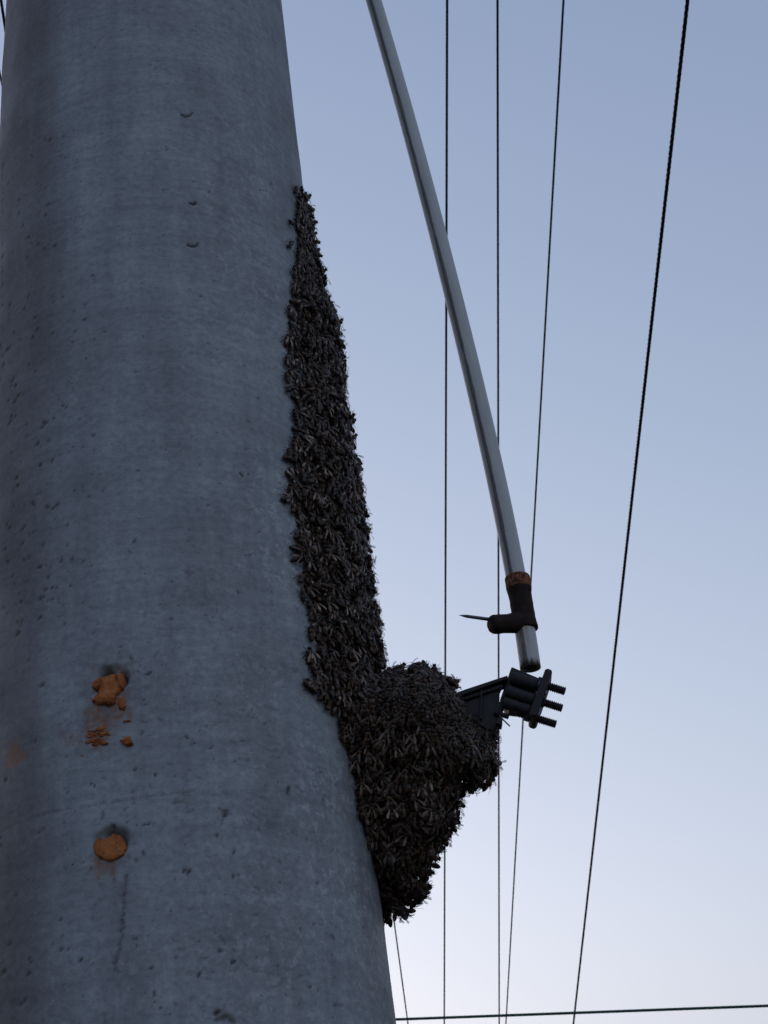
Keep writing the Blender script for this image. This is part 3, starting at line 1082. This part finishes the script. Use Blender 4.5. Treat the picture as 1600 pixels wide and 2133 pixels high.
def lone(x, y, lift, turn, label, onp=True, yy=PY):
    if onp:
        ph, z, _ = on_pole(x, y)
        p = pole_point(ph, z, lift)
        nr = np.array([math.sin(ph), -math.cos(ph), 0])
    else:
        p = on_plane(x, y, yy)
        nr = rt * .8 - fw * .6
        nr /= np.linalg.norm(nr)
    u = np.array([0, 0, 1.0]) - nr * nr[2]
    u /= np.linalg.norm(u)
    s = np.cross(u, nr)
    yv = u * math.cos(turn) + s * math.sin(turn)
    bee_object(p, np.stack([np.cross(yv, nr), yv, nr], 1), label)


lone(612, 398, .0035, .3, 'topmost honey bee, alone on the bare concrete above the strip')
lone(592, 1042, .0035, 1.2, 'honey bee straying farthest left of the strip at mid height')
lone(640, 1432, .0035, 1.9, 'honey bee straying onto bare concrete where strip meets clump')
lone(1034, 1530, .0, .1, 'honey bee dangling just below the bolts at the right of the clump', False, PY - .01)

rest = [i for i in range(len(bees)) if i not in chosen_set]
bvn = np.array(bv)
tri_b = bf
wv_ = [np.array(m[1]) for m in me_wing]
nvb, nvw = len(bv), len(me_wing[0][1])
nv1 = nvb + 2 * nvw
faces1 = list(bf) + [tuple(nvb + i for i in f) for f in me_wing[0][2]] + [tuple(nvb + nvw + i for i in f) for f in me_wing[1][2]]
local = np.concatenate([bvn] + wv_)
lt1 = np.array([len(f) for f in faces1])
lv1 = np.concatenate([np.array(f) for f in faces1])
co = np.empty((len(rest), nv1, 3), np.float32)
for k, i in enumerate(rest):
    p, nr, outer, zone = bees[i]
    co[k] = local @ orient(p, nr, (.45 if outer else 1.0) if zone < 2 else 1.3).T + p
me = bpy.data.meshes.new('bee_swarm')
nR = len(rest)
me.vertices.add(nR * nv1)
me.vertices.foreach_set('co', co.ravel())
lv = (lv1[None, :] + (np.arange(nR) * nv1)[:, None]).ravel().astype(np.int32)
lt = np.tile(lt1, nR).astype(np.int32)
me.loops.add(len(lv))
me.loops.foreach_set('vertex_index', lv)
me.polygons.add(len(lt))
me.polygons.foreach_set('loop_start', (np.cumsum(lt) - lt).astype(np.int32))
me.polygons.foreach_set('loop_total', lt)
me.update(calc_edges=True)
me.polygons.foreach_set('use_smooth', np.ones(len(lt), bool))
me.materials.append(M_bee)
me.materials.append(M_wing)
mi1 = np.array([0] * len(bf) + [1] * (len(faces1) - len(bf)), np.int32)
me.polygons.foreach_set('material_index', np.tile(mi1, nR))
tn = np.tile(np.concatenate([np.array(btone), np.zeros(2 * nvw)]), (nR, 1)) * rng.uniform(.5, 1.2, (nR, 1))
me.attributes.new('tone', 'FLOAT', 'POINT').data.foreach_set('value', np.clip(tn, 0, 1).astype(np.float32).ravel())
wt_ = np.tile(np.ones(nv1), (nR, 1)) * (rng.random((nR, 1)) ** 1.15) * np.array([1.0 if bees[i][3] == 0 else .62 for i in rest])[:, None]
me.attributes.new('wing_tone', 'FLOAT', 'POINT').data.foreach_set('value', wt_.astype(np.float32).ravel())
sw = bpy.data.objects.new('bee_swarm', me)
C.objects.link(sw)
tag(sw, 'dense mass of dark brown honey bees covering pole edge and bracket', 'bee swarm', None, 'stuff')
print('BEES', len(bees), 'verts', nR * nv1)


# ------------------------------------------------------------------ overhead wires
def wire_path(top, bot, dt, db, n=120, s0=-2.2, s1=1.2):
    """a sagging line through two points seen in the photograph, carried on past both"""
    A_, B2 = on_ray(*top, dt), on_ray(*bot, db)
    L = np.hypot(*(B2 - A_)[:2])
    slope = (B2[2] - A_[2]) / L
    s = np.concatenate([np.linspace(s0, 1 + s1, n), (1 + s1) * np.geomspace(1.01, 22, 40)]) * L
    d2 = (B2 - A_)[:2] / L
    tau = 0.6 * L                             # straight span, levelling out farther off
    z = np.where(s <= L, A_[2] + slope * s, B2[2] + slope * tau * (1 - np.exp(-np.maximum(s - L, 0) / tau)))
    return np.stack([A_[0] + d2[0] * s, A_[1] + d2[1] * s, z], -1)


def wire(name, path_, r, mat, label, cat='wire', group='overhead wires running past the pole'):
    V, Fc = tube(path_, r, 12)
    o = new_mesh(name, V, Fc, mat, smooth=True)
    return tag(o, label, cat, group)


wire('overhead_wire', wire_path((931.5, 0), (925.5, 2133), 6.5, 11.5), .0057, M_wire, 'straight thin wire just right of the pole, crossing high behind the conduit')
wire('overhead_wire', wire_path((1036.5, 0), (1040, 2133), 6.8, 11.5), .0055, M_wire, 'straight thin wire passing behind the rusty tee clamp and bracket')
wire('overhead_wire', wire_path((1174, 0), (1054, 2133), 7.2, 13.0), .0057, M_wire, 'slanting thin wire that meets the bracket studs from the upper right')
wire('overhead_wire', wire_path((560, 0), (850, 2133), 7.5, 13.0), .0057, M_wire, 'thin wire leaning the other way, emerging below the tip of the swarm')
wire('overhead_wire', wire_path((2, 0), (330, 2133), 6.0, 11.0), .0056, M_black, 'dark wire at the upper left corner, vanishing behind the pole at the top')
wire('overhead_wire', wire_path((-33, 0), (420, 2133), 6.2, 11.0), .0042, M_black, 'dark wire at the left border, a little below the other corner wire')
cross = [on_ray(-2600, 2245, 14), on_ray(200, 2152, 6.2), on_ray(830, 2129, 5.8), on_ray(1200, 2115, 5.6), on_ray(1600, 2098, 5.5), on_ray(4200, 1990, 9.5)]
cross = np.array(cross)
cross_t = (cross[:, 0] - cross[0, 0]) / (cross[-1, 0] - cross[0, 0])
tq = np.linspace(-.6, 1.6, 60)
cx = np.stack([np.polyval(np.polyfit(cross_t, cross[:, k], 1), tq) for k in range(3)], -1)
wire('cross_wire', cx, .0056, M_wire, 'dark wire running across the bottom of the view behind the others')

# the thick twisted cable: three strands laid round each other
base = wire_path((1432.5, 0), (1194.5, 2133), 5.2, 11.0, 2600, s0=-0.35, s1=.6)
tw = empty('twisted_cable', base[0])
tag(tw, 'thick black twisted cable slanting down the right side of the sky', 'cable', 'overhead wires running past the pole')
seglen = np.concatenate([[0], np.cumsum(np.linalg.norm(np.diff(base, axis=0), axis=1))])
d, u, v = frame(base[-1] - base[0])
for k in range(3):
    a = seglen * 2 * math.pi / 0.070 + k * 2 * math.pi / 3
    pth = base + (np.cos(a)[:, None] * u + np.sin(a)[:, None] * v) * .0026
    V, Fc = tube(pth, .0047, 8)
    new_mesh('strand', V, Fc, M_black, tw, smooth=True)
